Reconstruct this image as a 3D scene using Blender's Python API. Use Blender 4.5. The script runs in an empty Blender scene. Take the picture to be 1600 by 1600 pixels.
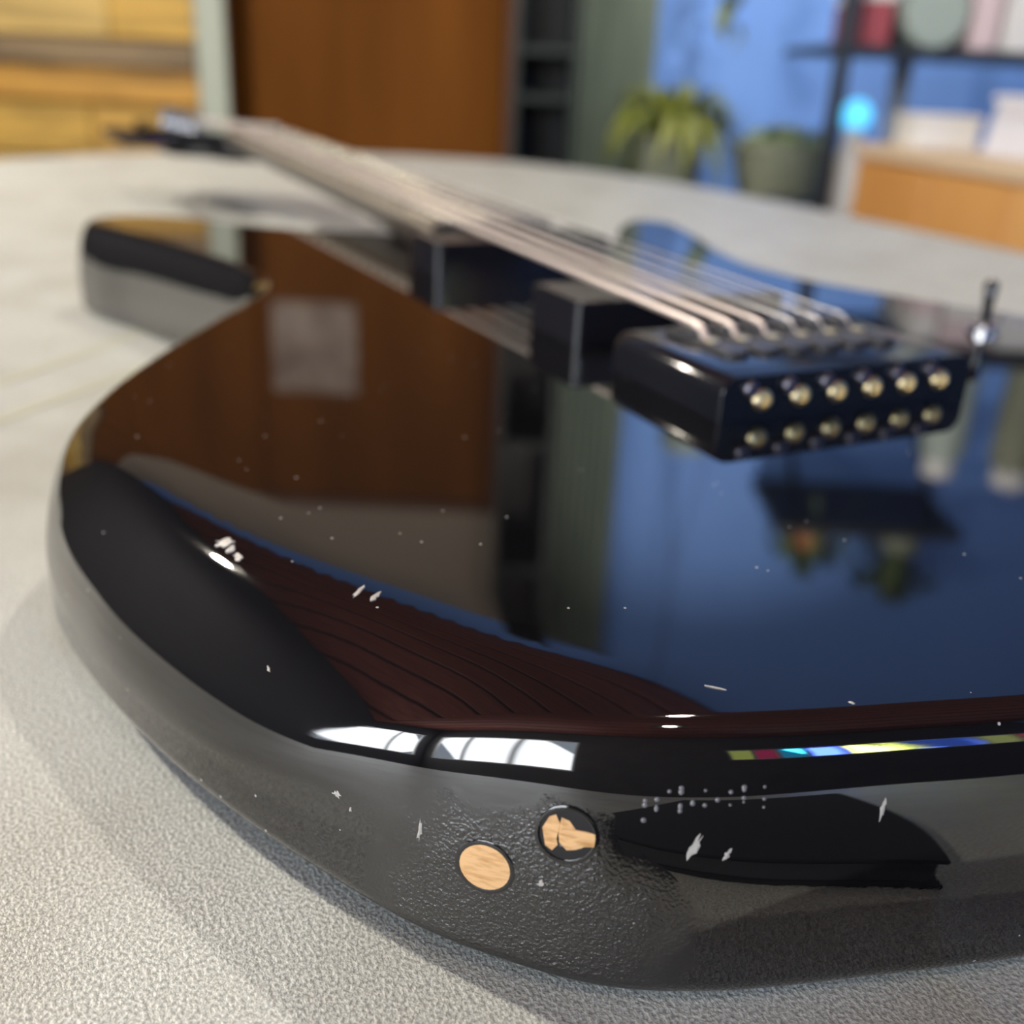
import bpy, bmesh, math, random
import numpy as np
from mathutils import Vector, Matrix, geometry

random.seed(7)
C = bpy.context.scene.collection
S = bpy.context.scene
YAW = math.radians(-27.09)
CAM = (-0.2312, 0.1992, 0.8739)
TOP = 0.7953                     # height of the guitar's top face; table top is 0.75
FH = (math.cos(YAW), math.sin(YAW)); RH = (math.sin(YAW), -math.cos(YAW))
ROT = YAW - math.pi / 2          # room axes: local x to the right, local y away from the viewer

def RW(u, v, z=0.0):             # room coordinates (metres) -> world
    return Vector((CAM[0] + v * FH[0] + u * RH[0], CAM[1] + v * FH[1] + u * RH[1], z))

# ------------------------------------------------------------------ camera
cd = bpy.data.cameras.new('camera'); cam = bpy.data.objects.new('camera', cd); C.objects.link(cam)
def cam_axes(yaw, pitch, roll):
    f = Vector((math.cos(pitch) * math.cos(yaw), math.cos(pitch) * math.sin(yaw), -math.sin(pitch)))
    r0 = f.cross(Vector((0, 0, 1))).normalized(); u0 = r0.cross(f)
    r = math.cos(roll) * r0 + math.sin(roll) * u0
    u = -math.sin(roll) * r0 + math.cos(roll) * u0
    return r, u, f
r_, u_, f_ = cam_axes(YAW, math.radians(23.3), math.radians(2.82))
m = Matrix((r_, u_, -f_)).transposed().to_4x4(); m.translation = CAM
cam.matrix_world = m
cd.sensor_width = 36; cd.lens = 36 * 1606 / 1600; cd.clip_start = 0.01; cd.clip_end = 50
cd.dof.use_dof = True; cd.dof.focus_distance = 0.153; cd.dof.aperture_fstop = 11.0
S.camera = cam

# ------------------------------------------------------------------ world, colour management, light
w = bpy.data.worlds.new('world'); S.world = w; w.use_nodes = True
w.node_tree.nodes['Background'].inputs[0].default_value = (0.75, 0.86, 1.0, 1)
w.node_tree.nodes['Background'].inputs[1].default_value = 1.5
S.view_settings.view_transform = 'Standard'; S.view_settings.look = 'None'
S.view_settings.gamma = 1; S.view_settings.use_curve_mapping = False
S.view_settings.exposure = 0.5
S.cycles.use_denoising = True
S.cycles.max_bounces = 7; S.cycles.sample_clamp_indirect = 6

U0, U1, V0, V1, ZC = -2.6, 3.3, -2.3, 3.1, 3.02      # room extents
def area(name, loc, direction, sx, sy, power, col):
    l = bpy.data.lights.new(name, 'AREA'); l.shape = 'RECTANGLE'; l.size = sx; l.size_y = sy
    l.energy = power; l.color = col
    o = bpy.data.objects.new(name, l); C.objects.link(o); o.location = loc
    o.rotation_euler = Vector(direction).to_track_quat('-Z', 'Z').to_euler()
    return o
RHv = Vector((RH[0], RH[1], 0)); FHv = Vector((FH[0], FH[1], 0))
# daylight through the two windows (just outside each opening)
area('daylight_side', RW(U0 - 0.14, -1.52, 1.6), RHv, 1.25, 1.4, 42, (0.95, 0.97, 1.0))
area('daylight_left', RW(-1.57, V0 - 0.14, 1.6), FHv, 1.85, 1.4, 50, (0.95, 0.97, 1.0))
area('daylight_right', RW(2.05, V0 - 0.14, 1.72), FHv, 2.3, .55, 150, (0.95, 0.97, 1.0))

# ------------------------------------------------------------------ materials
MATS = {}
def mat(name, col=(.5, .5, .5), rough=.5, metal=0, ior=1.5, emit=None, es=0, coat=0):
    m = bpy.data.materials.new(name); m.use_nodes = True
    b = m.node_tree.nodes['Principled BSDF']
    b.inputs['Base Color'].default_value = (*col, 1); b.inputs['Roughness'].default_value = rough
    b.inputs['Metallic'].default_value = metal; b.inputs['IOR'].default_value = ior
    b.inputs['Coat Weight'].default_value = coat
    if emit: b.inputs['Emission Color'].default_value = (*emit, 1); b.inputs['Emission Strength'].default_value = es
    MATS[name] = m
    return m
def nt(m): return m.node_tree.nodes, m.node_tree.links, m.node_tree.nodes['Principled BSDF']
def noise_mix(m, c1, c2, scale=5, detail=4, lo=.35, hi=.65, stretch=None, rough=None):
    n, l, b = nt(m)
    tc = n.new('ShaderNodeTexCoord'); mp = n.new('ShaderNodeMapping')
    l.new(tc.outputs['Object'], mp.inputs[0])
    if stretch: mp.inputs['Scale'].default_value = stretch
    t = n.new('ShaderNodeTexNoise'); t.inputs['Scale'].default_value = scale; t.inputs['Detail'].default_value = detail
    l.new(mp.outputs[0], t.inputs[0])
    r = n.new('ShaderNodeValToRGB'); r.color_ramp.elements[0].position = lo; r.color_ramp.elements[1].position = hi
    r.color_ramp.elements[0].color = (*c1, 1); r.color_ramp.elements[1].color = (*c2, 1)
    l.new(t.outputs['Fac'], r.inputs[0]); l.new(r.outputs[0], b.inputs['Base Color'])
    return m
def bump(m, scale, strength, dist=.001, detail=3, kind='noise'):
    n, l, b = nt(m)
    tc = n.new('ShaderNodeTexCoord')
    t = n.new('ShaderNodeTexNoise'); t.inputs['Scale'].default_value = scale; t.inputs['Detail'].default_value = detail
    l.new(tc.outputs['Object'], t.inputs[0])
    bp = n.new('ShaderNodeBump'); bp.inputs['Strength'].default_value = strength; bp.inputs['Distance'].default_value = dist
    l.new(t.outputs['Fac'], bp.inputs['Height']); l.new(bp.outputs[0], b.inputs['Normal'])
    return m

mat('taupe', (.30, .25, .20), .8); noise_mix(MATS['taupe'], (.29, .24, .19), (.32, .27, .21), 3)
mat('blue', (.15, .31, .72), .7); noise_mix(MATS['blue'], (.145, .30, .70), (.16, .32, .74), 2)
mat('cream_wall', (.06, .062, .07), .8)
mat('rear_wall', (.10, .10, .10), .8); noise_mix(MATS['rear_wall'], (.09, .09, .095), (.12, .115, .11), 3)
mat('floor_m', (.07, .06, .055), .5); noise_mix(MATS['floor_m'], (.06, .05, .045), (.09, .075, .065), 8)
mat('ceil_board', (.12, .03, .02), .5); noise_mix(MATS['ceil_board'], (.26, .07, .04), (.46, .14, .085), 3, stretch=(1, 14, 1))
mat('ceil_gap', (.01, .005, .004), .8)
for i, c in enumerate([(.70, .43, .085), (.64, .34, .06), (.72, .50, .16), (.30, .21, .11), (.68, .40, .08)]):
    mat('plank%d' % i, c, .6)
    noise_mix(MATS['plank%d' % i], tuple(x * .45 for x in c), c, 3, 5, .3, .55, (1, 5, 8))
mat('post_m', (.47, .52, .43), .6)
mat('door_m', (.20, .075, .018), .75); noise_mix(MATS['door_m'], (.125, .043, .005), (.175, .061, .008), 2.2, stretch=(3, 1, .35))
MATS['door_m'].node_tree.nodes['Principled BSDF'].inputs['Specular IOR Level'].default_value = .12
mat('door_frame_m', (.10, .035, .012), .5)
mat('dark_green', (.010, .018, .015), .5)
mat('curtain_m', (.17, .21, .16), .9); noise_mix(MATS['curtain_m'], (.20, .25, .20), (.27, .32, .26), 6, stretch=(6, 1, .4))
mat('dark_paint', (.012, .014, .016), .4)
mat('matte_black', (.008, .008, .009), .95)
mat('rack_m', (.02, .025, .035), .4)
mat('brace_m', (.42, .46, .52), .5)
mat('ply_light', (.7, .38, .13), .5); noise_mix(MATS['ply_light'], (.60, .30, .09), (.80, .47, .19), 3, 4, .3, .7, (7, 1, .3))
mat('ply', (.62, .30, .09), .5); noise_mix(MATS['ply'], (.52, .235, .062), (.74, .40, .14), 3, 4, .3, .7, (7, 1, .3))
mat('ply_top', (.66, .52, .36), .5)
mat('white_card', (.78, .78, .76), .6)
mat('paper', (.74, .76, .84), .7)
mat('grey_plastic', (.35, .42, .38), .4)
mat('red_card', (.36, .07, .09), .6)
mat('pink_card', (.72, .58, .60), .6)
mat('dark_card', (.05, .05, .06), .6)
mat('cyan_glow', (.1, .5, .7), .3, emit=(.10, .55, .95), es=1.0)
mat('leaf', (.20, .26, .04), .5); noise_mix(MATS['leaf'], (.10, .14, .022), (.24, .26, .045), 9)
mat('leaf_dark', (.06, .10, .03), .5); noise_mix(MATS['leaf_dark'], (.04, .075, .02), (.10, .14, .05), 9)
mat('leaf_pale', (.30, .38, .20), .55)
mat('pot_m', (.22, .24, .17), .6); noise_mix(MATS['pot_m'], (.19, .21, .15), (.26, .28, .20), 9)
mat('terracotta', (.45, .17, .06), .7)
mat('soil', (.03, .02, .012), .9)
mat('wood_dark', (.06, .03, .018), .5)
mat('lamp_metal', (.05, .05, .05), .4, 1)
mat('bulb', (1, .9, .75), .3, emit=(1, .86, .66), es=60)
mat('notice', (.3, .22, .18), .7); noise_mix(MATS['notice'], (.20, .14, .11), (.42, .34, .28), 9)
mat('chrome', (.75, .75, .77), .12, 1)
mat('nickel', (.72, .70, .58), .25, 1)
mat('brass', (.97, .80, .46), .33, 1)
mat('string_wound', (.72, .65, .62), .42, .75)
mat('string_plain', (.84, .84, .86), .35, .8)
mat('bridge_black', (.008, .009, .013), .13, ior=1.5)
mat('saddle_m', (.035, .036, .042), .38, ior=1.6)
mat('screw_m', (.26, .25, .30), .3, 1)
mat('pickup_black', (.009, .009, .013), .17, ior=1.55)
mat('fret_board', (.055, .042, .034), .42); noise_mix(MATS['fret_board'], (.04, .03, .025), (.08, .06, .05), 60, stretch=(.15, 1, 1))
mat('lit_edge', (.26, .22, .17), .4)
mat('neck_m', (.05, .042, .036), .35)
mat('nut_m', (.75, .72, .62), .4)
mat('inlay', (.7, .7, .62), .3)
mat('gloss_plain', (.006, .006, .007), .06, ior=1.7)
mat('chip', (.5, .48, .45), .25); bump(MATS['chip'], 900, 1, .0006)
mat('wood_plug_m', (.80, .47, .20), .55)
noise_mix(MATS['wood_plug_m'], (.58, .29, .10), (.86, .53, .25), 300, 3, .3, .55, (1, 1, 5))
mat('hole_dark', (.01, .01, .012), .5)

# gloss lacquer with dust, hairlines and a pebbled patch round the filled strap holes
def body_material():
    m = mat('lacquer', (.004, .004, .005), .03, ior=1.95)
    n, l, b = nt(m)
    tc = n.new('ShaderNodeTexCoord')
    # dust
    vo = n.new('ShaderNodeTexVoronoi'); vo.inputs['Scale'].default_value = 210; l.new(tc.outputs['Object'], vo.inputs[0])
    d1 = n.new('ShaderNodeMath'); d1.operation = 'LESS_THAN'; d1.inputs[1].default_value = .052; l.new(vo.outputs['Distance'], d1.inputs[0])
    nz = n.new('ShaderNodeTexNoise'); nz.inputs['Scale'].default_value = 26; nz.inputs['Detail'].default_value = 1; l.new(tc.outputs['Object'], nz.inputs[0])
    d2 = n.new('ShaderNodeMath'); d2.operation = 'GREATER_THAN'; d2.inputs[1].default_value = .5; l.new(nz.outputs['Fac'], d2.inputs[0])
    dm = n.new('ShaderNodeMath'); dm.operation = 'MULTIPLY'; l.new(d1.outputs[0], dm.inputs[0]); l.new(d2.outputs[0], dm.inputs[1])
    mx = n.new('ShaderNodeMix'); mx.data_type = 'RGBA'; l.new(dm.outputs[0], mx.inputs['Factor'])
    mx.inputs['A'].default_value = (.004, .004, .005, 1); mx.inputs['B'].default_value = (.5, .5, .5, 1)
    l.new(mx.outputs['Result'], b.inputs['Base Color'])
    # pebbled patch: distance to a point on the side
    def patch(cx, cy, cz, r0, r1):
        vm = n.new('ShaderNodeVectorMath'); vm.operation = 'DISTANCE'; vm.inputs[1].default_value = (cx, cy, cz)
        l.new(tc.outputs['Object'], vm.inputs[0])
        nn = n.new('ShaderNodeTexNoise'); nn.inputs['Scale'].default_value = 90; l.new(tc.outputs['Object'], nn.inputs[0])
        ad = n.new('ShaderNodeMath'); ad.operation = 'MULTIPLY_ADD'; ad.inputs[1].default_value = .012
        l.new(nn.outputs['Fac'], ad.inputs[0]); l.new(vm.outputs['Value'], ad.inputs[2])
        mr = n.new('ShaderNodeMapRange'); mr.inputs['From Min'].default_value = r1 + .006; mr.inputs['From Max'].default_value = r0 + .006
        l.new(ad.outputs[0], mr.inputs['Value'])
        return mr
    p1 = patch(-.134, .146, -.037, .018, .025)
    pb = n.new('ShaderNodeTexNoise'); pb.inputs['Scale'].default_value = 1700; pb.inputs['Detail'].default_value = 3; l.new(tc.outputs['Object'], pb.inputs[0])
    hm = n.new('ShaderNodeMath'); hm.operation = 'MULTIPLY'; l.new(p1.outputs[0], hm.inputs[0]); l.new(pb.outputs['Fac'], hm.inputs[1])
    # very light orange peel on the low side
    op = n.new('ShaderNodeTexNoise'); op.inputs['Scale'].default_value = 500; op.inputs['Detail'].default_value = 2; l.new(tc.outputs['Object'], op.inputs[0])
    sx = n.new('ShaderNodeSeparateXYZ'); l.new(tc.outputs['Object'], sx.inputs[0])
    sm = n.new('ShaderNodeMapRange'); sm.inputs['From Min'].default_value = -.021; sm.inputs['From Max'].default_value = -.033; l.new(sx.outputs['Z'], sm.inputs['Value'])
    om = n.new('ShaderNodeMath'); om.operation = 'MULTIPLY'; l.new(op.outputs['Fac'], om.inputs[0]); l.new(sm.outputs[0], om.inputs[1])
    om2 = n.new('ShaderNodeMath'); om2.operation = 'MULTIPLY_ADD'; om2.inputs[1].default_value = .12; l.new(om.outputs[0], om2.inputs[0]); l.new(hm.outputs[0], om2.inputs[2])
    bp = n.new('ShaderNodeBump'); bp.inputs['Strength'].default_value = .7; bp.inputs['Distance'].default_value = .0006
    l.new(om2.outputs[0], bp.inputs['Height']); l.new(bp.outputs[0], b.inputs['Normal'])
    rr = n.new('ShaderNodeMapRange'); rr.inputs['To Min'].default_value = .03; rr.inputs['To Max'].default_value = .24; l.new(p1.outputs[0], rr.inputs['Value'])
    l.new(rr.outputs[0], b.inputs['Roughness'])
    return m
LACQ = body_material()

def table_material():
    m = mat('table_top', (.5, .49, .47), .42)
    n, l, b = nt(m)
    tc = n.new('ShaderNodeTexCoord')
    g = n.new('ShaderNodeTexNoise'); g.inputs['Scale'].default_value = 1500; g.inputs['Detail'].default_value = 2; l.new(tc.outputs['Object'], g.inputs[0])
    big = n.new('ShaderNodeTexNoise'); big.inputs['Scale'].default_value = 22; big.inputs['Detail'].default_value = 4; l.new(tc.outputs['Object'], big.inputs[0])
    r = n.new('ShaderNodeValToRGB'); r.color_ramp.elements[0].position = .34; r.color_ramp.elements[1].position = .66
    r.color_ramp.elements[0].color = (.33, .35, .34, 1); r.color_ramp.elements[1].color = (.69, .73, .70, 1)
    l.new(g.outputs['Fac'], r.inputs[0])
    r2 = n.new('ShaderNodeValToRGB'); r2.color_ramp.elements[0].position = .3; r2.color_ramp.elements[1].position = .6
    r2.color_ramp.elements[0].color = (.82, .80, .77, 1); r2.color_ramp.elements[1].color = (1, 1, 1, 1)
    l.new(big.outputs['Fac'], r2.inputs[0])
    mx = n.new('ShaderNodeMix'); mx.data_type = 'RGBA'; mx.blend_type = 'MULTIPLY'; mx.inputs['Factor'].default_value = 1
    l.new(r.outputs[0], mx.inputs['A']); l.new(r2.outputs[0], mx.inputs['B']); l.new(mx.outputs['Result'], b.inputs['Base Color'])
    bp = n.new('ShaderNodeBump'); bp.inputs['Strength'].default_value = .5; bp.inputs['Distance'].default_value = .0006
    l.new(g.outputs['Fac'], bp.inputs['Height']); l.new(bp.outputs[0], b.inputs['Normal'])
    return m
table_material()
mat('seam_m', (.50, .52, .42), .4)
mat('table_side', (.2, .16, .12), .5)

# ------------------------------------------------------------------ helpers
def link(name, me, parent=None, loc=None, rot=None):
    o = bpy.data.objects.new(name, me); C.objects.link(o)
    if parent: o.parent = parent
    if loc is not None: o.location = loc
    if rot is not None: o.rotation_euler = rot
    return o
def mesh_bm(name, bm, m, smooth=None):
    me = bpy.data.meshes.new(name); bm.to_mesh(me); bm.free()
    me.materials.append(MATS[m] if isinstance(m, str) else m)
    if smooth is not None:
        for p in me.polygons: p.use_smooth = True
        if smooth < 180: me.set_sharp_from_angle(angle=math.radians(smooth))
    return me
def obj(name, bm, m, parent=None, loc=None, rot=None, smooth=None):
    return link(name, mesh_bm(name, bm, m, smooth), parent, loc, rot)
def empty(name, loc, rz=0):
    o = bpy.data.objects.new(name, None); C.objects.link(o); o.location = loc; o.rotation_euler = (0, 0, rz)
    o.empty_display_size = .05
    return o
def tag(o, label, cat, group=None):
    o['label'] = label; o['category'] = cat
    if group: o['group'] = group
    return o
def struct(o): o['kind'] = 'structure'; return o
def bx(bm, x0, x1, y0, y1, z0, z1, bev=0, seg=2):
    t = bmesh.new()
    bmesh.ops.create_cube(t, size=1)
    for v in t.verts:
        v.co = Vector(((x0 + x1) / 2 + v.co.x * (x1 - x0), (y0 + y1) / 2 + v.co.y * (y1 - y0), (z0 + z1) / 2 + v.co.z * (z1 - z0)))
    if bev: bmesh.ops.bevel(t, geom=t.edges[:], offset=bev, segments=seg, profile=.5, affect='EDGES')
    me = bpy.data.meshes.new('t'); t.to_mesh(me); t.free(); bm.from_mesh(me); bpy.data.meshes.remove(me)
    return bm
def lathe(bm, prof, n=24, mtx=Matrix.Identity(4), cap=True):
    rings = []
    for r, z in prof:
        rings.append([bm.verts.new(mtx @ Vector((r * math.cos(2 * math.pi * i / n), r * math.sin(2 * math.pi * i / n), z))) for i in range(n)])
    for a, b in zip(rings[:-1], rings[1:]):
        for i in range(n): bm.faces.new((a[i], a[(i + 1) % n], b[(i + 1) % n], b[i]))
    if cap:
        bm.faces.new(rings[0][::-1]); bm.faces.new(rings[-1])
    return bm
def tube(bm, pts, rad, n=8):
    pts = [Vector(p) for p in pts]; rings = []
    for i, p in enumerate(pts):
        d = (pts[min(i + 1, len(pts) - 1)] - pts[max(i - 1, 0)]).normalized()
        a = d.cross(Vector((0, 0, 1)) if abs(d.z) < .9 else Vector((1, 0, 0))).normalized(); b = d.cross(a)
        r = rad[i] if isinstance(rad, (list, tuple)) else rad
        rings.append([bm.verts.new(p + r * (math.cos(2 * math.pi * k / n) * a + math.sin(2 * math.pi * k / n) * b)) for k in range(n)])
    for a, b in zip(rings[:-1], rings[1:]):
        for i in range(n): bm.faces.new((a[i], b[i], b[(i + 1) % n], a[(i + 1) % n]))
    bm.faces.new(rings[0]); bm.faces.new(rings[-1][::-1])
    return bm
def prism(bm, pts, z0, z1, bev=0):
    t = bmesh.new()
    b0 = [t.verts.new((x, y, z0)) for x, y in pts]; b1 = [t.verts.new((x, y, z1)) for x, y in pts]
    n = len(pts)
    t.faces.new(b0[::-1]); top = t.faces.new(b1)
    for i in range(n): t.faces.new((b0[i], b0[(i + 1) % n], b1[(i + 1) % n], b1[i]))
    bmesh.ops.recalc_face_normals(t, faces=t.faces[:])
    if bev: bmesh.ops.bevel(t, geom=[e for e in t.edges if abs(e.verts[0].co.z - e.verts[1].co.z) < 1e-7], offset=bev, segments=2, affect='EDGES')
    me = bpy.data.meshes.new('t'); t.to_mesh(me); t.free(); bm.from_mesh(me); bpy.data.meshes.remove(me)
    return bm
def rrect(x0, x1, y0, y1, r, n=6):
    out = []
    for cx, cy, a in ((x1 - r, y1 - r, 0), (x0 + r, y1 - r, 90), (x0 + r, y0 + r, 180), (x1 - r, y0 + r, 270)):
        for i in range(n + 1):
            t = math.radians(a + 90 * i / n); out.append((cx + r * math.cos(t), cy + r * math.sin(t)))
    return out
B = bmesh.new
def catmull(P, per):
    P = np.array(P, float); n = len(P); out = []
    for i in range(n):
        p0, p1, p2, p3 = P[i - 1], P[i], P[(i + 1) % n], P[(i + 2) % n]
        d1, d2, d3 = (max(np.linalg.norm(b - a), 1e-6) ** .5 for a, b in ((p0, p1), (p1, p2), (p2, p3)))
        m1 = (p1 - p0) / d1 - (p2 - p0) / (d1 + d2) + (p2 - p1) / d2
        m2 = (p2 - p1) / d2 - (p3 - p1) / (d2 + d3) + (p3 - p2) / d3
        m1 *= d2; m2 *= d2
        k = max(2, int(round(np.linalg.norm(p2 - p1) / per)))
        for j in range(k):
            t = j / k
            out.append((2 * t**3 - 3 * t**2 + 1) * p1 + (t**3 - 2 * t**2 + t) * m1 + (-2 * t**3 + 3 * t**2) * p2 + (t**3 - t**2) * m2)
    return np.array(out)

# ------------------------------------------------------------------ room shell
def room_obj(name, bm, m, **k):
    return obj(name, bm, m, None, RW(0, 0), (0, 0, ROT), **k)
struct(room_obj('floor', bx(B(), U0 - .2, U1 + .2, V0 - .2, V1 + .2, -.1, 0), 'floor_m'))
ceiling = struct(room_obj('ceiling', bx(B(), U0 - .2, U1 + .2, V0 - .2, V1 + .2, ZC + .03, ZC + .14), 'ceil_gap'))
nb = 12; bw = (V1 - V0) / nb
board = mesh_bm('ceiling_board', bx(B(), U0, U1, .022, bw - .022, 0, .03, .012, 1), 'ceil_board')
for i in range(nb): link('ceiling_board', board, ceiling, (0, V0 + i * bw, ZC))
# back wall: yellow planks to the left, taupe panel over the door, blue elsewhere
wb = struct(room_obj('wall_back', bx(B(), U0 - .2, U1 + .2, V1 + .02, V1 + .16, 0, ZC + .05), 'blue'))
obj('taupe_panel', bx(B(), U0, .33, V1, V1 + .02, 2.05, 2.68, .002, 1), 'taupe', wb)
# brown veneered panelling with the door leaf in it
xs = [U0, -1.70, -.80]
for a, b in zip(xs[:-1], xs[1:]):
    obj('wood_panel', bx(B(), a + .003, b - .003, V1 - .006, V1 + .02, .01, 2.046, .003, 1), 'door_m', wb)
door = struct(room_obj('door_1', bx(B(), -.797, -.078, V1 - .012, V1 + .02, .008, 2.022, .003), 'door_m'))
obj('door_frame', bx(B(), -.075, -.05, V1 - .03, V1 + .02, 0, 2.05, .004), 'door_frame_m', door)
obj('door_header', bx(B(), -.797, -.077, V1 - .03, V1 + .02, 2.024, 2.05, .004), 'door_frame_m', door)
hb = B(); tube(hb, [(-.14, V1 - .012, 1.12), (-.14, V1 - .06, 1.12), (-.25, V1 - .06, 1.12)], .009, 10)
obj('door_handle', hb, 'lamp_metal', door, smooth=40)
# low bar front clad with yellow planks, pale corner post
bar = empty('bar_counter', RW(-1.735, 3.03), ROT); tag(bar, 'bar front clad in weathered yellow planks left of the pale corner post', 'counter')
obj('carcass', bx(B(), -.86, .85, -.05, .055, 0, 1.36), 'door_m', bar)
rowz = [.02, .16, .30, .45, .60, .74, .83, .90, 1.04, 1.19, 1.35]
for r in range(10):
    x = -.86; mats = {6: (3,), 9: (3, 2)}.get(r, (0, 1, 2, 4))
    while x < .84:
        x1 = min(x + random.uniform(.5, 1.1), .845)
        if .845 - x1 < .2: x1 = .845
        dz = random.uniform(0, .012)
        obj('plank', bx(B(), x + .002, x1 - .002, -.078 - dz, -.05, rowz[r] + .004, rowz[r + 1] - .004, .003, 1), 'plank%d' % random.choice(mats), bar)
        x = x1
obj('corner_post', bx(B(), .847, .925, -.09, -.066, 0, 1.38, .004), 'post_m', bar)
obj('bar_top', bx(B(), -.86, .92, -.09, .055, 1.36, 1.38, .004), 'wood_dark', bar)
nb_ = obj('paper_notice', bx(B(), -.13, .13, -.002, 0, -.14, .14), 'notice', None, RW(-.63, V1 - .0125, 1.53), (0, 0, ROT))
tag(nb_, 'pale paper notice pinned to the brown door, seen only in the guitar gloss', 'notice')
# left wall, rear wall with a big clear window and a row of coloured panes, right wall
def window(name, a0, a1, z0, z1, pos, nx, nz=1, side=False):
    fr = B(); t = .035
    def b(p0, p1, q0, q1):
        if side: bx(fr, pos - .03, pos + .03, p0, p1, q0, q1, .004, 1)
        else: bx(fr, p0, p1, pos - .03, pos + .03, q0, q1, .004, 1)
    b(a0, a1, z0, z0 + t); b(a0, a1, z1 - t, z1); b(a0, a0 + t, z0, z1); b(a1 - t, a1, z0, z1)
    for i in range(1, nx):
        x = a0 + (a1 - a0) * i / nx; b(x - t / 2, x + t / 2, z0, z1)
    for i in range(1, nz):
        z = z0 + (z1 - z0) * i / nz; b(a0, a1, z - t / 2, z + t / 2)
    return struct(room_obj(name, fr, 'white_card'))
R1 = (-2.45, -.7, .95, 2.25); R3 = (-2.1, -.95, .95, 2.25); R2 = (.95, 3.15, 1.45, 1.95)
wr = B()
bx(wr, U0 - .1, R1[0], V0 - .12, V0, 0, ZC); bx(wr, R1[1], R2[0], V0 - .12, V0, 0, ZC); bx(wr, R2[1], U1 + .1, V0 - .12, V0, 0, ZC)
for R in (R1, R2):
    bx(wr, R[0], R[1], V0 - .12, V0, 0, R[2]); bx(wr, R[0], R[1], V0 - .12, V0, R[3], ZC)
struct(room_obj('wall_rear', wr, 'rear_wall'))
window('window_1', *R1, V0 - .06, 3)
wl = B(); bx(wl, U0 - .12, U0, V0 - .12, R3[0], 0, ZC); bx(wl, U0 - .12, U0, R3[1], V1, 0, ZC); bx(wl, U0 - .12, U0, R3[0], R3[1], 0, R3[2]); bx(wl, U0 - .12, U0, R3[0], R3[1], R3[3], ZC)
struct(room_obj('wall_left', wl, 'cream_wall'))
window('window_3', *R3, U0 - .06, 2, 1, True)
w2 = window('window_2', *R2, V0 - .06, 8)
cols = [(.95, .95, .45), (.9, .25, .4), (.2, .75, .95), (.25, .35, .95), (.85, .9, .4), (.3, .45, .95), (.9, .9, .5), (.9, .4, .4)]
for i, c in enumerate(cols):
    gm = bpy.data.materials.new('glass%d' % i); gm.use_nodes = True; gn = gm.node_tree.nodes; gn.clear()
    tb = gn.new('ShaderNodeBsdfTransparent'); tb.inputs[0].default_value = (*c, 1); go = gn.new('ShaderNodeOutputMaterial')
    gm.node_tree.links.new(tb.outputs[0], go.inputs[0])
    x = R2[0] + (R2[1] - R2[0]) * i / 8
    obj('pane', bx(B(), x + .018, x + (R2[1] - R2[0]) / 8 - .018, V0 - .063, V0 - .057, R2[2] + .03, R2[3] - .03), gm, w2)
struct(room_obj('wall_right', bx(B(), U1, U1 + .12, V0 - .1, V1, 0, ZC), 'blue'))

# ------------------------------------------------------------------ table
tp = catmull([(1.17, .18), (1.29, -.02), (1.325, -.16), (1.295, -.33), (1.19, -.49), (1.02, -.575), (.73, -.605), (.375, -.59), (0, -.56), (-.35, -.5), (-.46, -.3),
              (-.48, .1), (-.43, .45), (-.2, .62), (.2, .66), (.6, .6), (.95, .42)], .02)
table = empty('table', (0.42, 0, 0))
tag(table, 'round-edged table with a pale grey grained top carrying the black guitar', 'table')
tb = B(); prism(tb, [(x - .42, y) for x, y in tp], .72, .75, .004)
obj('table_top', tb, 'table_top', table, smooth=35)
tf = B(); lathe(tf, [(.30, 0), (.30, .02), (.06, .05), (.045, .1), (.045, .66), (.16, .70), (.16, .72)], 32)
obj('pedestal', tf, 'table_side', table, smooth=35)
for (a, b_) in (((.150, .219), (.236, .131)), ((.173, .238), (.30, .125))):
    d = Vector((b_[0] - a[0], b_[1] - a[1], 0)); a0 = Vector((a[0] - .42, a[1], 0)) - d * 1.2; b0 = a0 + d * 3.2; nn = Vector((-d.y, d.x, 0)).normalized() * .0028
    sb = B(); vs = [sb.verts.new((p + q).to_tuple()[:2] + (z,)) for z in (.7499, .7503) for p, q in ((a0, -nn), (b0, -nn), (b0, nn), (a0, nn))]
    for f in ((0, 3, 2, 1), (4, 5, 6, 7), (0, 1, 5, 4), (1, 2, 6, 5), (2, 3, 7, 6), (3, 0, 4, 7)): sb.faces.new([vs[i] for i in f])
    obj('seam_strip', sb, 'seam_m', table)

# ------------------------------------------------------------------ guitar (millimetres -> metres), x to the headstock, y to the bass side
guitar = empty('electric_guitar', (0, 0, TOP))
tag(guitar, 'glossy black double-cutaway electric guitar lying face up on the grey table, lacquer chipped', 'guitar')
CP = [(-171, 0), (-170, 35), (-164, 68), (-157, 94), (-149, 120), (-141.5, 135), (-132, 147), (-121.5, 157), (-107, 166.5), (-89, 176.5), (-66, 186), (-41, 193.5), (-13, 198),
      (14, 195), (40, 184.5), (70, 168.5), (105, 147), (137, 127), (160, 116), (180, 114.5), (205, 119), (243, 130), (283, 144), (316, 158), (334, 162), (349, 154), (358, 138),
      (353, 116), (336, 94), (313, 75), (299, 57), (291, 42), (285, 28), (270, 8), (245, -12), (228, -26), (214, -36), (212, -52), (227, -74), (254, -98), (286, -120),
      (305, -140), (304, -158), (288, -166), (264, -161), (230, -149), (188, -132), (156, -124), (128, -124), (98, -133), (68, -148), (38, -164), (0, -178), (-50, -185), (-95, -176),
      (-132, -150), (-156, -108), (-167, -55)]
OUT = catmull(CP, 1.6)
NO = len(OUT)
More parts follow.
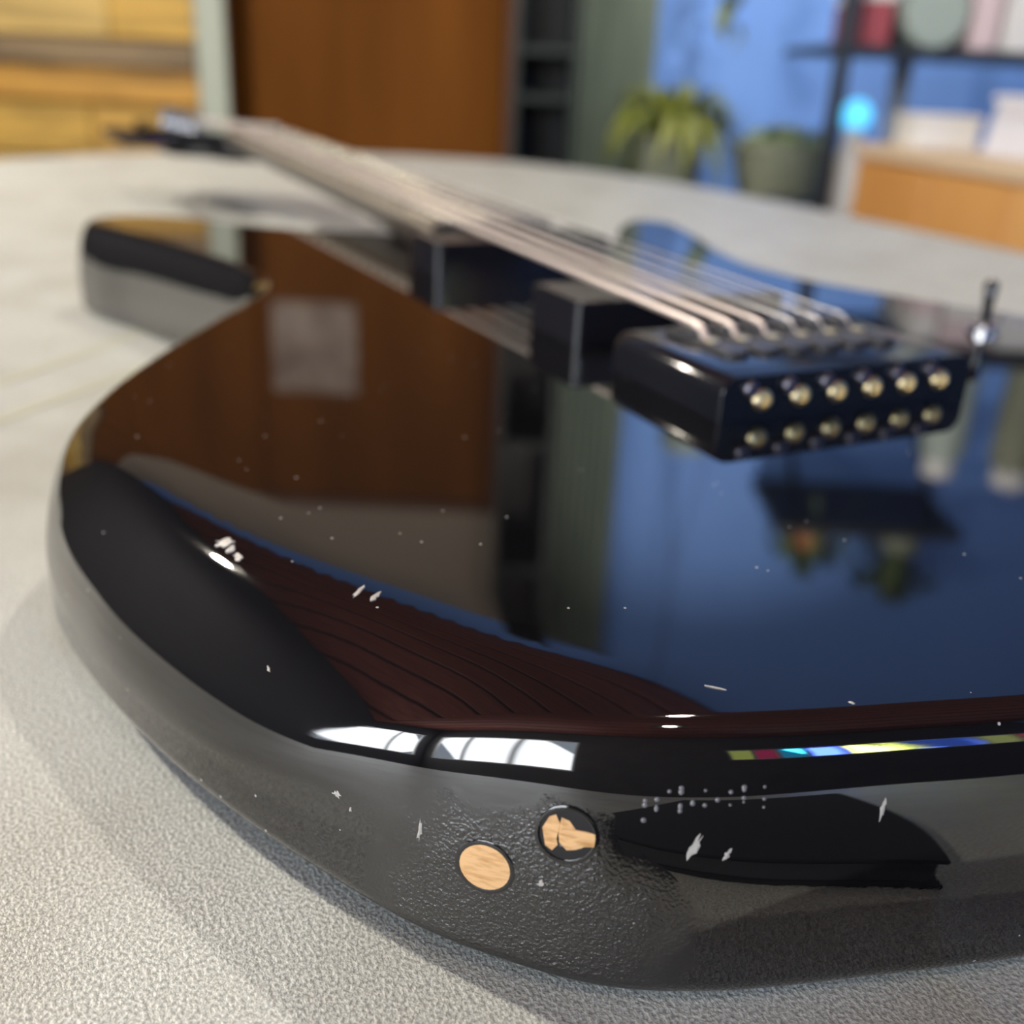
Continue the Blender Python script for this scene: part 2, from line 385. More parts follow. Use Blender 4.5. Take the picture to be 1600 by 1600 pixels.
tang = np.roll(OUT, -1, 0) - np.roll(OUT, 1, 0); tang /= np.linalg.norm(tang, axis=1)[:, None]
NORM = np.stack([tang[:, 1], -tang[:, 0]], 1)        # outward for the direction used here
if ((OUT + NORM * 3 - OUT.mean(0))**2).sum() < ((OUT - NORM * 3 - OUT.mean(0))**2).sum(): NORM = -NORM
def along(keys):
    # piecewise smooth value per outline vertex from (control point index, value)
    idx = [int(np.argmin(((OUT - np.array(CP[k]))**2).sum(1))) for k, _ in keys]
    return np.interp(np.arange(NO), idx, [v for _, v in keys])
def smoothv(a, k):
    ker = np.hanning(2 * k + 3)[1:-1]; ker /= ker.sum()
    return np.convolve(np.concatenate([a[-k:], a, a[:k]]), ker, 'valid')
DROP = smoothv(along([(0, 0), (4, 0), (5, 2), (6, 5), (7, 11), (8, 17), (9, 21), (10, 23), (11, 23.5), (12, 18), (13, 6), (14, 1), (16, 0), (len(CP) - 1, 0)]), 8)
LIFT = smoothv(along([(0, 0), (5, 0), (7, 2.5), (9, 5), (12, 7), (16, 5), (19, 2), (21, 0), (len(CP) - 1, 0)]), 8)
_f = np.minimum(1, DROP / 17)
RND = 9 - 5.5 * _f
HGT = 30 - 24.5 * _f
T0, T1 = 21.0, 35.0
def top_z(t, D, r, h):
    # contour: flat top, a slow start between T1 and T0, then steepening evenly out to the rim
    w = T1 - T0; s0, s1 = .12, 1.78
    x = np.clip((T1 - t) / w, 0, 1); y = np.clip((T0 - t) / T0, 0, 1)
    full = s0 * w / 3 + T0 * (s0 + (s1 - s0) / 2)
    z = -D / full * (s0 * w * x**3 / 3 + T0 * (s0 * y + (s1 - s0) * y**2 / 2))
    dz = D / full * np.where(t < T0, s0 + (s1 - s0) * y, s0 * x**2)
    k = np.clip(1 - t / r, 0, None); q = np.sqrt(np.clip(1 - k * k, 1e-9, None))
    return z - h * (1 - q), dz + h / r * k / q
def nearest(Q):
    a = OUT; b = np.roll(OUT, -1, 0); ab = b - a; L = (ab**2).sum(1)
    T = np.empty(len(Q)); I = np.empty(len(Q)); G = np.empty((len(Q), 2))
    for s in range(0, len(Q), 2000):
        q = Q[s:s + 2000]
        tt = np.clip(((q[:, None] - a) * ab).sum(2) / L, 0, 1)
        d = q[:, None] - (a + tt[..., None] * ab); dd = (d**2).sum(2); j = dd.argmin(1); rr = np.arange(len(q))
        T[s:s + 2000] = np.sqrt(dd[rr, j]); I[s:s + 2000] = (j + tt[rr, j]) % NO; G[s:s + 2000] = d[rr, j]
    return T, I, G
def inside(Q):
    x, y = Q[:, 0], Q[:, 1]; c = np.zeros(len(Q), bool)
    for (x1, y1), (x2, y2) in zip(OUT, np.roll(OUT, -1, 0)):
        if y1 == y2: continue
        c ^= ((y1 > y) != (y2 > y)) & (x < (x2 - x1) * (y - y1) / (y2 - y1) + x1)
    return c
def per(arr, I):
    i0 = np.floor(I).astype(int) % NO; f = I - np.floor(I)
    f = f.reshape(-1, *([1] * (arr.ndim - 1)))
    return arr[i0] * (1 - f) + arr[(i0 + 1) % NO] * f
def build_body():
    rings = []
    for th in (0, 6, 12, 18, 24, 30, 36, 42, 48, 54, 60, 66, 72, 78, 84, 90):
        k = 1 - math.cos(math.radians(th)); t = RND * k
        z, sl = top_z(t, DROP, RND, HGT)
        if th == 0: n = np.concatenate([NORM, np.zeros((NO, 1))], 1)
        else: n = np.concatenate([NORM * sl[:, None], np.ones((NO, 1))], 1)
        rings.append((OUT - NORM * t[:, None], z, n))
    NR = len(rings)
    # interior: the last ring plus a staggered grid, triangulated
    step = 2.2
    gx, gy = np.meshgrid(np.arange(-172, 365, step), np.arange(-190, 201, step)); gx = gx + ((np.arange(gx.shape[0]) % 2) * step / 2)[:, None]
    Q = np.stack([gx.ravel(), gy.ravel()], 1); Q = Q[inside(Q)]
    T, I, G = nearest(Q); k = T > per(RND, I) + 1.4; Q, T, I, G = Q[k], T[k], I[k], G[k]
    z, sl = top_z(T, per(DROP, I), per(RND, I), per(HGT, I))
    XY = np.concatenate([rings[-1][0], Q]); Z = np.concatenate([rings[-1][1], z])
    N3 = np.concatenate([rings[-1][2], np.concatenate([per(NORM, I) * sl[:, None], np.ones((len(Q), 1))], 1)])
    edges = [(i, (i + 1) % NO) for i in range(NO)]
    vco, _, fcs, ov, _, _ = geometry.delaunay_2d_cdt([Vector(p) for p in XY], edges, [], 1, 1e-6)
    V, NN, om = [], [], {}
    for i, o in enumerate(ov):
        V.append((vco[i][0], vco[i][1], Z[o[0]])); NN.append(tuple(N3[o[0]]))
        for q in o:
            if q < NO: om[q] = i
    faces = [tuple(f) for f in fcs]
    a, b, c = (np.array(V[faces[0][i]]) for i in range(3))
    if np.cross(b - a, c - a)[2] < 0: faces = [f[::-1] for f in faces]
    prev = [om[i] for i in range(NO)]
    k_top = len(faces)
    for P_, z_, n_ in rings[-2::-1]:
        ring = []
        for i in range(NO): V.append((P_[i][0], P_[i][1], z_[i])); NN.append(tuple(n_[i])); ring.append(len(V) - 1)
        for i in range(NO):
            j = (i + 1) % NO; faces.append((prev[i], ring[i], ring[j], prev[j]))
        prev = ring
    f = faces[k_top]; a, b, c = (np.array(V[q]) for q in f[:3])
    if np.cross(b - a, c - a)[2] < 0: faces[k_top:] = [q[::-1] for q in faces[k_top:]]
    zt = -DROP - HGT; zb = -45 + LIFT; rb = 5.0
    prof = [(0, None, 0)]
    levels = [(0, .5, 0), (0, 1, 0)] + [(rb * (1 - math.cos(math.radians(a))), ('r', rb * math.sin(math.radians(a))), a) for a in (15, 30, 45, 60, 75, 90)]
    for ins, zz, ang in levels:
        ring = []
        for i in range(NO):
            zl = zb[i] + rb
            z = zt[i] + (zl - zt[i]) * zz if not isinstance(zz, tuple) else zl - zz[1]
            p = OUT[i] - NORM[i] * ins
            V.append((p[0], p[1], z)); ring.append(len(V) - 1)
            ca, sa = math.cos(math.radians(ang)), math.sin(math.radians(ang))
            NN.append((NORM[i][0] * ca, NORM[i][1] * ca, -sa))
        for i in range(NO):
            j = (i + 1) % NO; faces.append((prev[i], ring[i], ring[j], prev[j]))
        prev = ring
    faces.append(tuple(prev))
    # side winding check
    f = faces[-2]; a, b, c = (np.array(V[q]) for q in f[:3])
    k0 = len(faces) - 1 - NO * len(levels)
    f = faces[k0 + NO]; a, b, c = (np.array(V[q]) for q in f[:3]); n = np.cross(b - a, c - a)
    if n[:2] @ np.array(NN[f[1]])[:2] < 0: faces[k0:] = [q[::-1] for q in faces[k0:]]
    me = bpy.data.meshes.new('body')
    me.from_pydata([(x / 1000, y / 1000, z / 1000) for x, y, z in V], [], faces); me.update()
    NN = np.array(NN); NN /= np.linalg.norm(NN, axis=1)[:, None]
    for p in me.polygons: p.use_smooth = True
    me.polygons[len(me.polygons) - 1].use_smooth = False
    me.normals_split_custom_set_from_vertices(NN.tolist())
    me.materials.append(LACQ)
    return me
body = link('body', build_body(), guitar)

MM = .001
def mo(name, bm, m, parent=guitar, smooth=None):
    for v in bm.verts: v.co *= MM
    return obj(name, bm, m, parent, smooth=smooth)
# --- neck line: strings rise slightly towards the nut
def sz(x): return 15.75 + (28 - 15.75) * x / 648
def half(x): return 28.5 + (21.5 - 28.5) * (x - 190) / 458          # half width of the fretboard
fbz = lambda x: sz(x) - 3.0 + .9 * (x - 190) / 458                   # fretboard top
def loft(bm, secs):
    rings = [[bm.verts.new(p) for p in s] for s in secs]; n = len(rings[0])
    for a, b in zip(rings[:-1], rings[1:]):
        for i in range(n): bm.faces.new((a[i], a[(i + 1) % n], b[(i + 1) % n], b[i]))
    bm.faces.new(rings[0][::-1]); bm.faces.new(rings[-1]); bmesh.ops.recalc_face_normals(bm, faces=bm.faces[:])
    return bm
secs = []
for x in np.linspace(190, 650, 24):
    h = half(x); zt = fbz(x) - 5.5; dep = 13.5 if x > 300 else 13.5 + (300 - x) / 110 * 6
    s = [(x, h * math.cos(a) , zt - dep * math.sin(a)**.75 if 0 < a < math.pi else zt) for a in np.linspace(0, math.pi, 13)]
    secs.append(s)
mo('neck', loft(B(), secs), 'neck_m', smooth=50)
secs = []
for x in np.linspace(190, 650, 24):
    h = half(x); z1 = fbz(x)
    s = [(x, h, z1 - 5.4)] + [(x, h * c, z1 - .9 * c * c) for c in np.linspace(1, -1, 9)] + [(x, -h, z1 - 5.4)]
    secs.append(s)
fb = mo('fretboard', loft(B(), secs), 'fret_board', smooth=40)
for sgn in (1, -1):
    bb = B(); loft(bb, [[(x, sgn * (half(x) - .4), fbz(x) - 3.6), (x, sgn * (half(x) + .5), fbz(x) - 3.6), (x, sgn * (half(x) + .5), fbz(x) - .95), (x, sgn * (half(x) - .4), fbz(x) - .75)] for x in (190, 420, 650)])
    mo('lit_edge', bb, 'lit_edge', fb)  # paler strip: the lit tone of the fretboard side put into the colour
for i in range(1, 22):
    x = 648 * 2 ** (-i / 12); h = half(x)
    fr = B(); tube(fr, [(x, h * c, fbz(x) - .9 * c * c + .35) for c in np.linspace(1.03, -1.03, 9)], 1.2, 8)
    mo('fret', fr, 'nickel', fb, 60)
for k in (3, 5, 7, 9, 12, 15, 17, 19, 21):
    x = 648 * (2 ** (-k / 12) + 2 ** (-(k - 1) / 12)) / 2
    for y in ((0,) if k != 12 else (9, -9)):
        ib = B(); lathe(ib, [(3, -.3), (3, .12), (.1, .14)], 16, Matrix.Translation((x, y, fbz(x) - .9 * (y / half(x))**2)))
        mo('inlay_dot', ib, 'inlay', fb)
nu = B(); bx(nu, 648, 653, -21.5, 21.5, fbz(648) - 4, sz(648) + .6, .6); mo('nut', nu, 'nut_m')
# headstock: six in line, tuners to the bass side
hs = catmull([(652, 21.5), (672, 27), (690, 48), (712, 58), (760, 60), (805, 62), (838, 66), (852, 54), (838, 20), (812, -8), (780, -24), (740, -30), (700, -29), (672, -24), (652, -21.5)], 5)
hb = B(); prism(hb, [tuple(p) for p in hs], fbz(650) - 26, fbz(650) - 6, 1.2)
head = mo('headstock', hb, 'gloss_plain', smooth=40)
hz = fbz(650) - 6
for i in range(6):
    x = 688 + i * 26; y = 33 + i * 1.6
    t = B(); lathe(t, [(5.2, hz), (5.2, hz + 1.5), (3, hz + 2), (3, hz + 8), (3.6, hz + 9), (3.6, hz + 12), (1.2, hz + 12.6)], 16, Matrix.Translation((x, y, 0)))
    tn = mo('tuner', t, 'chrome', smooth=40)
    tb_ = B(); tube(tb_, [(x, 58, hz - 9), (x, 74, hz - 9)], 2.4, 10); bx(tb_, x - 7, x + 7, 74, 97, hz - 12.5, hz - 5.5, 2.6)
    mo('tuner_button', tb_, 'gloss_plain', tn, 40)
# --- strings
gauges = [.72, .56, .42, .32, .24, .2]
for i, g in enumerate(gauges):
    y0 = 26.2 - 10.48 * i; y1 = 17.5 - 7 * i
    pts = [(-9, y0, 8.5), (-6, y0, 11.8), (-3.5, y0, 14.3), (-1.2, y0, 15.5), (1.5, y0, 15.8)]
    for x in (60, 150, 300, 450, 560, 648): pts.append((x, y0 + (y1 - y0) * x / 648, sz(x)))
    pts += [(652, y1, sz(652) - .3), (688 + i * 26, 30 + i * 1.6, hz + 6)]
    sb = B(); tube(sb, pts, g * (1.7 if i < 3 else 1.15), 8)
    mo('string', sb, 'string_wound' if i < 3 else 'string_plain', smooth=60)
# --- pickups
def pickup(x0, hp):
    pb = B(); prism(pb, rrect(x0, x0 + 32.6, -40.6, 40.6, 2.6, 8), -1, hp, .9)
    p = mo('pickup', pb, 'pickup_black', smooth=50)
    return p
pickup(41.1, 13.65); pickup(155.8, 13.65)
# --- bridge: low black block, rounded along the sides, six saddles let into its top
def bridge():
    xr, xf, wy, h, r = -36.2, 16.0, 43.3, 11.3, 4.6
    prof = []
    prof += [(wy, -.5)]
    for k in range(7):
        a = math.radians(90 * k / 6); prof.append((wy - r + r * math.cos(a), h - r + r * math.sin(a)))
    for k in range(6, -1, -1):
        a = math.radians(90 * k / 6); prof.append((-(wy - r + r * math.cos(a)), h - r + r * math.sin(a)))
    prof += [(-wy, -.5)]
    bm = B()
    def ring(x, s): return [(x, y * s, z if z < 1 else z * (1 - (1 - s) * 1.6)) for y, z in prof]
    loft(bm, [ring(xr, .992), ring(xr + .7, 1), ring(xf - 3, 1), ring(xf - 1, .99), ring(xf, .97)])
    br = mo('bridge', bm, 'bridge_black', smooth=40)
    # face plate lip
    for i in range(6):
        y = 26.2 - 10.48 * i
        s = B(); bx(s, -17, 9, y - 4.4, y + 4.4, 11.1, 13.0, .8)
        bx(s, -3.2, 6, y - 3.6, y + 3.6, 12.6, 14.9, 1.0)
        lathe(s, [(4.1, 10.9), (4.1, 12.7), (3.6, 13.2)], 14, Matrix.Translation((-17.5, y, 0)))
        sd = mo('saddle', s, 'saddle_m', br, 40)
        e = B(); lathe(e, [(1.9, 0), (1.9, .7), (1.1, .8)], 14, Matrix.Translation((-8.4, y + .4, 12.7)))
        mo('eyelet', e, 'brass', br, 40)
        yy = 30.5 - 12.3 * i
        for (dy, z, rr, mm, nm, ln) in ((0, 5.0, 2.2, 'brass', 'ball_end', 1.6), (4.3, 8.2, 2.2, 'screw_m', 'intonation_screw', 1.4)):
            q = B(); M_ = Matrix.Translation((xr + .3, yy + dy, z)) @ Matrix.Rotation(math.radians(-90), 4, 'Y')
            if nm == 'ball_end':
                lathe(q, [(.9, 0), (2.6, .1), (2.9, .8), (2.5, ln), (1.4, ln + .3), (1.0, .9)], 18, M_)
            else:
                lathe(q, [(rr, 0), (rr, ln), (rr - .5, ln + .5), (.9, ln + .5), (.8, ln - .3)], 18, M_)
            mo(nm, q, mm, br, 40)
    return br
bridge()
# --- toggle switch near the treble edge
sw = B(); lathe(sw, [(5.6, -.4), (5.6, .9), (4.2, 1.1), (4.2, 2.6), (3.2, 3.4), (1.4, 3.4)], 20, Matrix.Translation((19, -113.5, 0)))
swo = mo('toggle_switch', sw, 'chrome', smooth=35)
sl = B(); tube(sl, [(19, -113.5, 3), (19.4, -113.8, 7), (20, -114.2, 11), (20.6, -114.6, 16.5), (20.8, -114.7, 18)], [1.4, 1.5, 2.0, 2.6, 1.6], 14)
mo('switch_lever', sl, 'gloss_plain', swo, 60)
# --- filled strap holes on the lower bout and chips in the lacquer
def side_frame(x, y, z):
    T, I, G = nearest(np.array([[x, y]])); i = int(round(I[0])) % NO
    n = NORM[i]; d = max(0.0, z + DROP[i] + HGT[i])          # height above the crown's foot
    q = min(.999, 1 - 1e-6 if d <= 0 else 1); kk = math.sqrt(max(0, 1 - (d / HGT[i])**2)); t = RND[i] * (1 - kk)
    sl = HGT[i] / RND[i] * kk / max(d / HGT[i], 1e-3)
    N = Vector((n[0] * sl, n[1] * sl, 1)).normalized(); p = OUT[i] - n * t
    X = Vector((-n[1], n[0], 0)); Y = N.cross(X)
    M_ = Matrix((X, Y, N)).transposed().to_4x4(); M_.translation = Vector((p[0], p[1], z)); return M_
def blob(M_, pts, th, m, name, parent=body, dome=.6):
    b = B(); n = len(pts)
    lo = [b.verts.new(M_ @ Vector((x, y, -.3))) for x, y in pts]; hi = [b.verts.new(M_ @ Vector((x, y, th * .4))) for x, y in pts]
    inn = [b.verts.new(M_ @ Vector((x * dome, y * dome, th * random.uniform(.6, 1.1)))) for x, y in pts]
    for i in range(n):
        j = (i + 1) % n; b.faces.new((lo[i], lo[j], hi[j], hi[i])); b.faces.new((hi[i], hi[j], inn[j], inn[i]))
    b.faces.new(inn)
    bmesh.ops.recalc_face_normals(b, faces=b.faces[:])
    return mo(name, b, m, parent)
def frame(p, n, ang=0):
    N = Vector(n).normalized(); X = Vector((math.cos(ang), math.sin(ang), 0)) if abs(N.z) > .6 else Vector((-N.y, N.x, 0))
    X = (X - N * X.dot(N)).normalized(); Y = N.cross(X); X, Y = (X, Y) if abs(N.z) > .6 else (X * math.cos(ang) + Y * math.sin(ang), Y * math.cos(ang) - X * math.sin(ang))
    M_ = Matrix((X, Y, N)).transposed().to_4x4(); M_.translation = Vector(p); return M_
HOLES = [((-130.0, 149.0, -24.6), (-.73, .68, .05)), ((-136.7, 140.1, -16.6), (-.78, .61, .15))]
for k, (p, n) in enumerate(HOLES):
    M_ = frame(p, n)
    rim_ = B(); lathe(rim_, [(3.9, -1.0), (4.5, -.02), (4.1, .18), (3.75, .05), (3.7, -.6)], 28, M_, cap=False); mo('hole_rim', rim_, 'gloss_plain', body, 60)
    if k == 0:
        pl = B(); lathe(pl, [(3.75, -1), (3.75, .03), (3.3, .10), (.1, .12)], 28, M_)
        mo('wood_plug', pl, 'wood_plug_m', body, 40)['label'] = 'bare wooden dowel plug'
    else:
        pl = B(); lathe(pl, [(3.75, -1), (3.75, -.02), (.1, .03)], 28, M_); mo('hole_fill', pl, 'hole_dark', body, 40)
        blob(M_, [(-3.4, .6), (-2.6, 2.4), (-1.7, 2.9), (-1.9, 1), (-2.2, -1), (-1.8, -2.6), (-2.8, -2)], .25, 'wood_plug_m', 'wood_sliver')
        blob(M_, [(-.9, 2.6), (.2, 2.3), (1.2, 1.1), (2.6, 1.1), (3.9, .9), (3.9, -1.0), (2.6, -1.2), (1.4, -1.9), (.2, -2.2), (-.9, -1.2), (-1.2, .6)], .3, 'wood_plug_m', 'wood_plug', dome=.75)['label'] = 'broken wooden plug'
def chip_shape(L, Wd, k=15):
    return [(L * math.cos(a) * random.uniform(.35, 1.15), Wd * math.sin(a) * random.uniform(.3, 1.3)) for a in np.linspace(0, 2 * math.pi, k, endpoint=False)]
def top_frame(x, y, ang):
    T, I, G = nearest(np.array([[x, y]])); z, s = top_z(T, per(DROP, I), per(RND, I), per(HGT, I))
    g = -G[0] / max(T[0], 1e-6) * s[0]; N = Vector((g[0], g[1], 1)).normalized()
    X = Vector((math.cos(ang), math.sin(ang), 0)); X = (X - N * X.dot(N)).normalized(); Y = N.cross(X)
    M_ = Matrix((X, Y, N)).transposed().to_4x4(); M_.translation = Vector((x, y, float(z[0]))); return M_
CHIPS = [((-60.4, 169.1, -1.4), (-.11, .39, .92), .9, 2.4, 1.2), ((-66.3, 168.1, -1.9), (-.17, .39, .9), .3, 1.5, .7), ((-63.2, 168.8, -1.7), (-.14, .42, .88), 2.0, 1.4, .7),
         ((-88.5, 153.5, -.5), (-.12, .17, .98), -.9, 2.2, .45), ((-91.1, 151.4, -.4), (-.06, .12, .99), -1.1, 1.7, .6),
         ((-110.4, 164.3, -21.6), (-.52, .85, .1), .3, .9, .7), ((-112.7, 163.0, -23.1), (-.53, .84, .06), 1.4, .6, .35),
         ((-122.6, 155.8, -21.4), (-.63, .77, .09), 1.5, 1.9, .55), ((-145.7, 125.4, -16.6), (-.9, .41, .15), 1.2, 2.4, .6), ((-147.6, 121.3, -17.6), (-.92, .37, .15), 1.1, 1.2, .4),
         ((-153.4, 100.1, -12.0), (-.94, .27, .19), 1.4, 2.0, .4), ((-135.5, 142.9, -25.0), (-.76, .64, .05), 1.3, .9, .4),
         ((-134.7, 116.4, .05), (0, 0, 1), .8, 1.5, .12), ((-89.9, 169.0, -10.6), (-.3, .72, .6), -.4, .9, .25), ((-145.0, 100.8, 0), (0, 0, 1), .4, .5, .35)]
for p, n, a, L, Wd in CHIPS: blob(frame(p, n, a), chip_shape(L, Wd), .13, 'chip', 'paint_chip', dome=.4)
mat('bubble', (.16, .16, .17), .12, ior=1.8)
BUB0, BUB1 = (-140.8, 131.5, -10), (-148, 116, -9.2); BN0, BN1 = (-.84, .46, .28), (-.9, .33, .29)
for i in range(30):
    t = random.random() ** .8; p = Vector(BUB0).lerp(Vector(BUB1), t); n = Vector(BN0).lerp(Vector(BN1), t)
    p.z += random.uniform(-1.6, 1.6) - (1.5 if random.random() < .25 else 0)
    r = random.uniform(.2, .42); b_ = B(); M_ = side_frame(p.x, p.y, p.z)
    lathe(b_, [(r, -.1), (r * .95, .06), (r * .55, .17), (r * .1, .2)], 12, M_)
    mo('lacquer_bubble', b_, 'bubble', body, 60)

# ------------------------------------------------------------------ furniture and things at the back of the room
def rempty(name, u, v, z=0, dr=0): return empty(name, RW(u, v, z), ROT + dr)
bk = rempty('bookcase', .03, 2.93)
tag(bk, 'tall narrow dark green bookcase between the brown door and the grey-green curtain', 'bookcase')
f = B(); bx(f, -.08, -.065, -.15, .16, 0, 2.62, .003); bx(f, .065, .08, -.15, .16, 0, 2.62, .003)
obj('side_panel', f, 'dark_green', bk); obj('back_panel', bx(B(), -.065, .065, .145, .16, 0, 2.62), 'dark_paint', bk)
for z in (.05, .45, .80, .91, 1.3, 1.7, 2.1, 2.6): obj('shelf', bx(B(), -.065, .065, -.14, .145, z, z + .018, .002, 1), 'dark_green', bk)
# curtain
cu = B(); n = 44; pts = []
for i in range(n + 1):
    x = -.105 + .21 * i / n; pts.append((x, .018 * math.sin(i * 1.15)))
for dz0, dz1 in ((.02, 2.66),):
    fr = [[cu.verts.new((x, y + o, z)) for x, y in pts] for o, z in ((0, dz0), (0, dz1), (.004, dz1), (.004, dz0))]
    for a, b in zip(fr, fr[1:] + fr[:1]):
        for i in range(n): cu.faces.new((a[i], a[i + 1], b[i + 1], b[i]))
bmesh.ops.recalc_face_normals(cu, faces=cu.faces[:])
cur = obj('curtain', cu, 'curtain_m', None, RW(.222, 3.05), (0, 0, ROT), smooth=60)
tag(cur, 'grey-green curtain hanging against the blue wall beside the dark bookcase', 'curtain')
cr = B(); tube(cr, [(-.13, 0, 2.67), (.13, 0, 2.67)], .008, 8); obj('curtain_rod', cr, 'lamp_metal', cur)

# plants on a low stand
def leaf_mesh(L, Wd, droop, lift, m):
    b = B(); n = 9; rows = []
    for i in range(n):
        t = i / (n - 1); x = L * (t - .28 * droop * t * t); z = lift * L * math.sin(min(1, t * 1.3) * math.pi * .5) - droop * L * t * t * .9
        wd = Wd * (math.sin(math.pi * min(1, t * .92 + .08)) ** .7) * .5 + .0005
        rows.append([b.verts.new((x, -wd, z + wd * .5)), b.verts.new((x, 0, z)), b.verts.new((x, wd, z + wd * .5))])
    for a, c in zip(rows[:-1], rows[1:]):
        b.faces.new((a[0], a[1], c[1], c[0])); b.faces.new((a[1], a[2], c[2], c[1]))
    return mesh_bm('leaf', b, m, 180)
def plant(name, u, v, z, label, pot_r, pot_h, n, L, m, droop, lift, group=None, pm='pot_m', Wd=.03):
    p = rempty(name, u, v, z); tag(p, label, 'plant', group)
    pb = B(); lathe(pb, [(pot_r * .72, 0), (pot_r * .8, pot_h * .3), (pot_r, pot_h * .92), (pot_r * 1.07, pot_h * .93), (pot_r * 1.07, pot_h), (pot_r * .94, pot_h), (pot_r * .9, pot_h * .88)], 28)
    obj('pot', pb, pm, p, smooth=35)
    sb = B(); lathe(sb, [(pot_r * .93, pot_h * .84), (pot_r * .9, pot_h * .9), (pot_r * .2, pot_h * .94)], 20); obj('soil', sb, 'soil', p, smooth=40)
    ms = [leaf_mesh(L * k, Wd, droop * d, lift * q, m) for k, d, q in ((1, 1, 1), (.8, .7, 1.3), (1.15, 1.2, .9), (.65, .4, 1.7))]
    for i in range(n):
        a = i * 2.39996 + random.uniform(-.2, .2); rr = pot_r * random.uniform(.05, .5)
        link('leaf', ms[i % 4], p, (rr * math.cos(a), rr * math.sin(a), pot_h * .9), (random.uniform(-.2, .2), random.uniform(-.35, .1), a))
    return p
st = rempty('plant_stand', .52, 2.83); tag(st, 'low dark wooden stand under the two potted plants by the blue wall', 'stand')
obj('top', bx(B(), -.30, .34, -.13, .13, .50, .53, .004), 'wood_dark', st)
for x in (-.27, .31):
    for y in (-.10, .10): obj('leg', bx(B(), x - .02, x + .02, y - .02, y + .02, 0, .50, .003), 'wood_dark', st)
plant('potted_fern', .36, 2.82, .53, 'yellow-green arching plant with long drooping leaves before the blue wall', .09, .20, 46, .22, 'leaf', .95, .62, Wd=.03)
plant('potted_shrub', .655, 2.83, .53, 'wide grey-green pot with a low pale round plant beside the arching one', .125, .20, 34, .10, 'leaf_pale', .8, .5, Wd=.045)
# wall shelf with trailing plants (mirrored in the guitar top)
ws = rempty('wall_shelf', 1.05, V1 + .015, 1.9); tag(ws, 'dark wall shelf high on the blue wall, mirrored in the guitar top', 'shelf')
obj('board', bx(B(), -.28, .27, -.36, 0, 0, .03, .004), 'dark_paint', ws)
for x in (-.2, .2): obj('bracket', tube(B(), [(x, -.005, -.22), (x, -.30, 0)], .01, 8), 'lamp_metal', ws)
plant('trailing_plant', .92, 2.93, 1.93, 'small terracotta pot with dark trailing leaves on the high wall shelf', .055, .10, 22, .2, 'leaf_dark', 1.3, .5, pm='terracotta', Wd=.03)
plant('shelf_fern', 1.21, 2.93, 1.93, 'dark leafy plant in a grey pot at the shelf end', .06, .10, 20, .18, 'leaf_dark', .6, .9, Wd=.035)
# hanging planter with a strand dropping into view
hp = rempty('hanging_planter', .50, 2.86, 1.62); tag(hp, 'hanging planter whose green strand drops in front of the blue wall', 'planter')
pb = B(); lathe(pb, [(.03, 0), (.06, .03), (.075, .09), (.07, .09), (.06, .04)], 22); obj('bowl', pb, 'grey_plastic', hp, smooth=40)
for a in (0, 2.1, 4.2): obj('cord', tube(B(), [(.073 * math.cos(a), .073 * math.sin(a), .09), (0, 0, .5)], .002, 6), 'dark_paint', hp)
obj('hanger', tube(B(), [(0, 0, .5), (0, 0, ZC - 1.62)], .003, 6), 'dark_paint', hp)
vm = leaf_mesh(.085, .035, .9, .3, 'leaf')
vb = B(); tube(vb, [(-.06, -.02, .09), (-.085, -.03, .02), (-.05, -.03, -.25), (-.02, -.02, -.62)], .004, 6); obj('stem', vb, 'leaf', hp)
for i in range(22):
    t = i / 21; link('leaf', vm, hp, (-.08 + .06 * t, -.03, .02 - .64 * t), (0, .9, i * 2.4))

# metal rack on the right
rk = rempty('storage_rack', .59, 2.20); tag(rk, 'dark metal storage rack with boards at the right before the blue wall', 'rack')
for (x, y, m_) in ((0, 0, 'rack_m'), (.95, 0, 'rack_m'), (0.115, .42, 'rack_m'), (.95, .42, 'rack_m')):
    obj('post', bx(B(), x, x + .028, y, y + .028, 0, 1.30, .003), m_, rk)
obj('brace', bx(B(), .25, .295, .43, .445, .62, .93, .003), 'brace_m', rk)
for z in (.2, .60, .93, 1.25): obj('shelf_board', bx(B(), -.005, .985, -.005, .455, z, z + .018, .003), 'rack_m', rk)
def rbox(name, u, v, z, sx, sy, sz_, m, label, cat, group=None, dr=0):
    o = obj(name, bx(B(), -sx / 2, sx / 2, -sy / 2, sy / 2, 0, sz_, .003), m, None, RW(u, v, z), (0, 0, ROT + dr))
    tag(o, label, cat, group); return o
def carton(name, u, v, z, sx, sy, sz_, m, label, tape):
    e = rempty(name, u, v, z); tag(e, label, 'box')
    obj('carton_body', bx(B(), -sx / 2, sx / 2, -sy / 2, sy / 2, 0, sz_ * .8, .003), m, e)
    obj('lid', bx(B(), -sx / 2 - .003, sx / 2 + .003, -sy / 2 - .003, sy / 2 + .003, sz_ * .8, sz_, .003), tape, e)
    return e
BZ = .948
carton('red_box', .665, 2.34, BZ, .055, .22, .10, 'red_card', 'small red box at the left end of the rack board', 'white_card')
rl = B(); lathe(rl, [(.02, -.12), (.06, -.12), (.062, -.115), (.062, .115), (.06, .12), (.02, .12)], 28, Matrix.Rotation(math.pi / 2, 4, 'X'))
ro = obj('paper_roll', rl, 'grey_plastic', None, RW(.775, 2.34, BZ + .062), (0, 0, ROT), smooth=40); tag(ro, 'pale grey-green roll lying beside the red box on the rack board', 'roll')
carton('pink_box', .875, 2.34, BZ, .05, .22, .27, 'pink_card', 'slim pink box standing right of the pale roll', 'white_card')
carton('white_box', .97, 2.34, BZ, .11, .22, .28, 'white_card', 'tall white box standing on the rack board', 'pink_card')
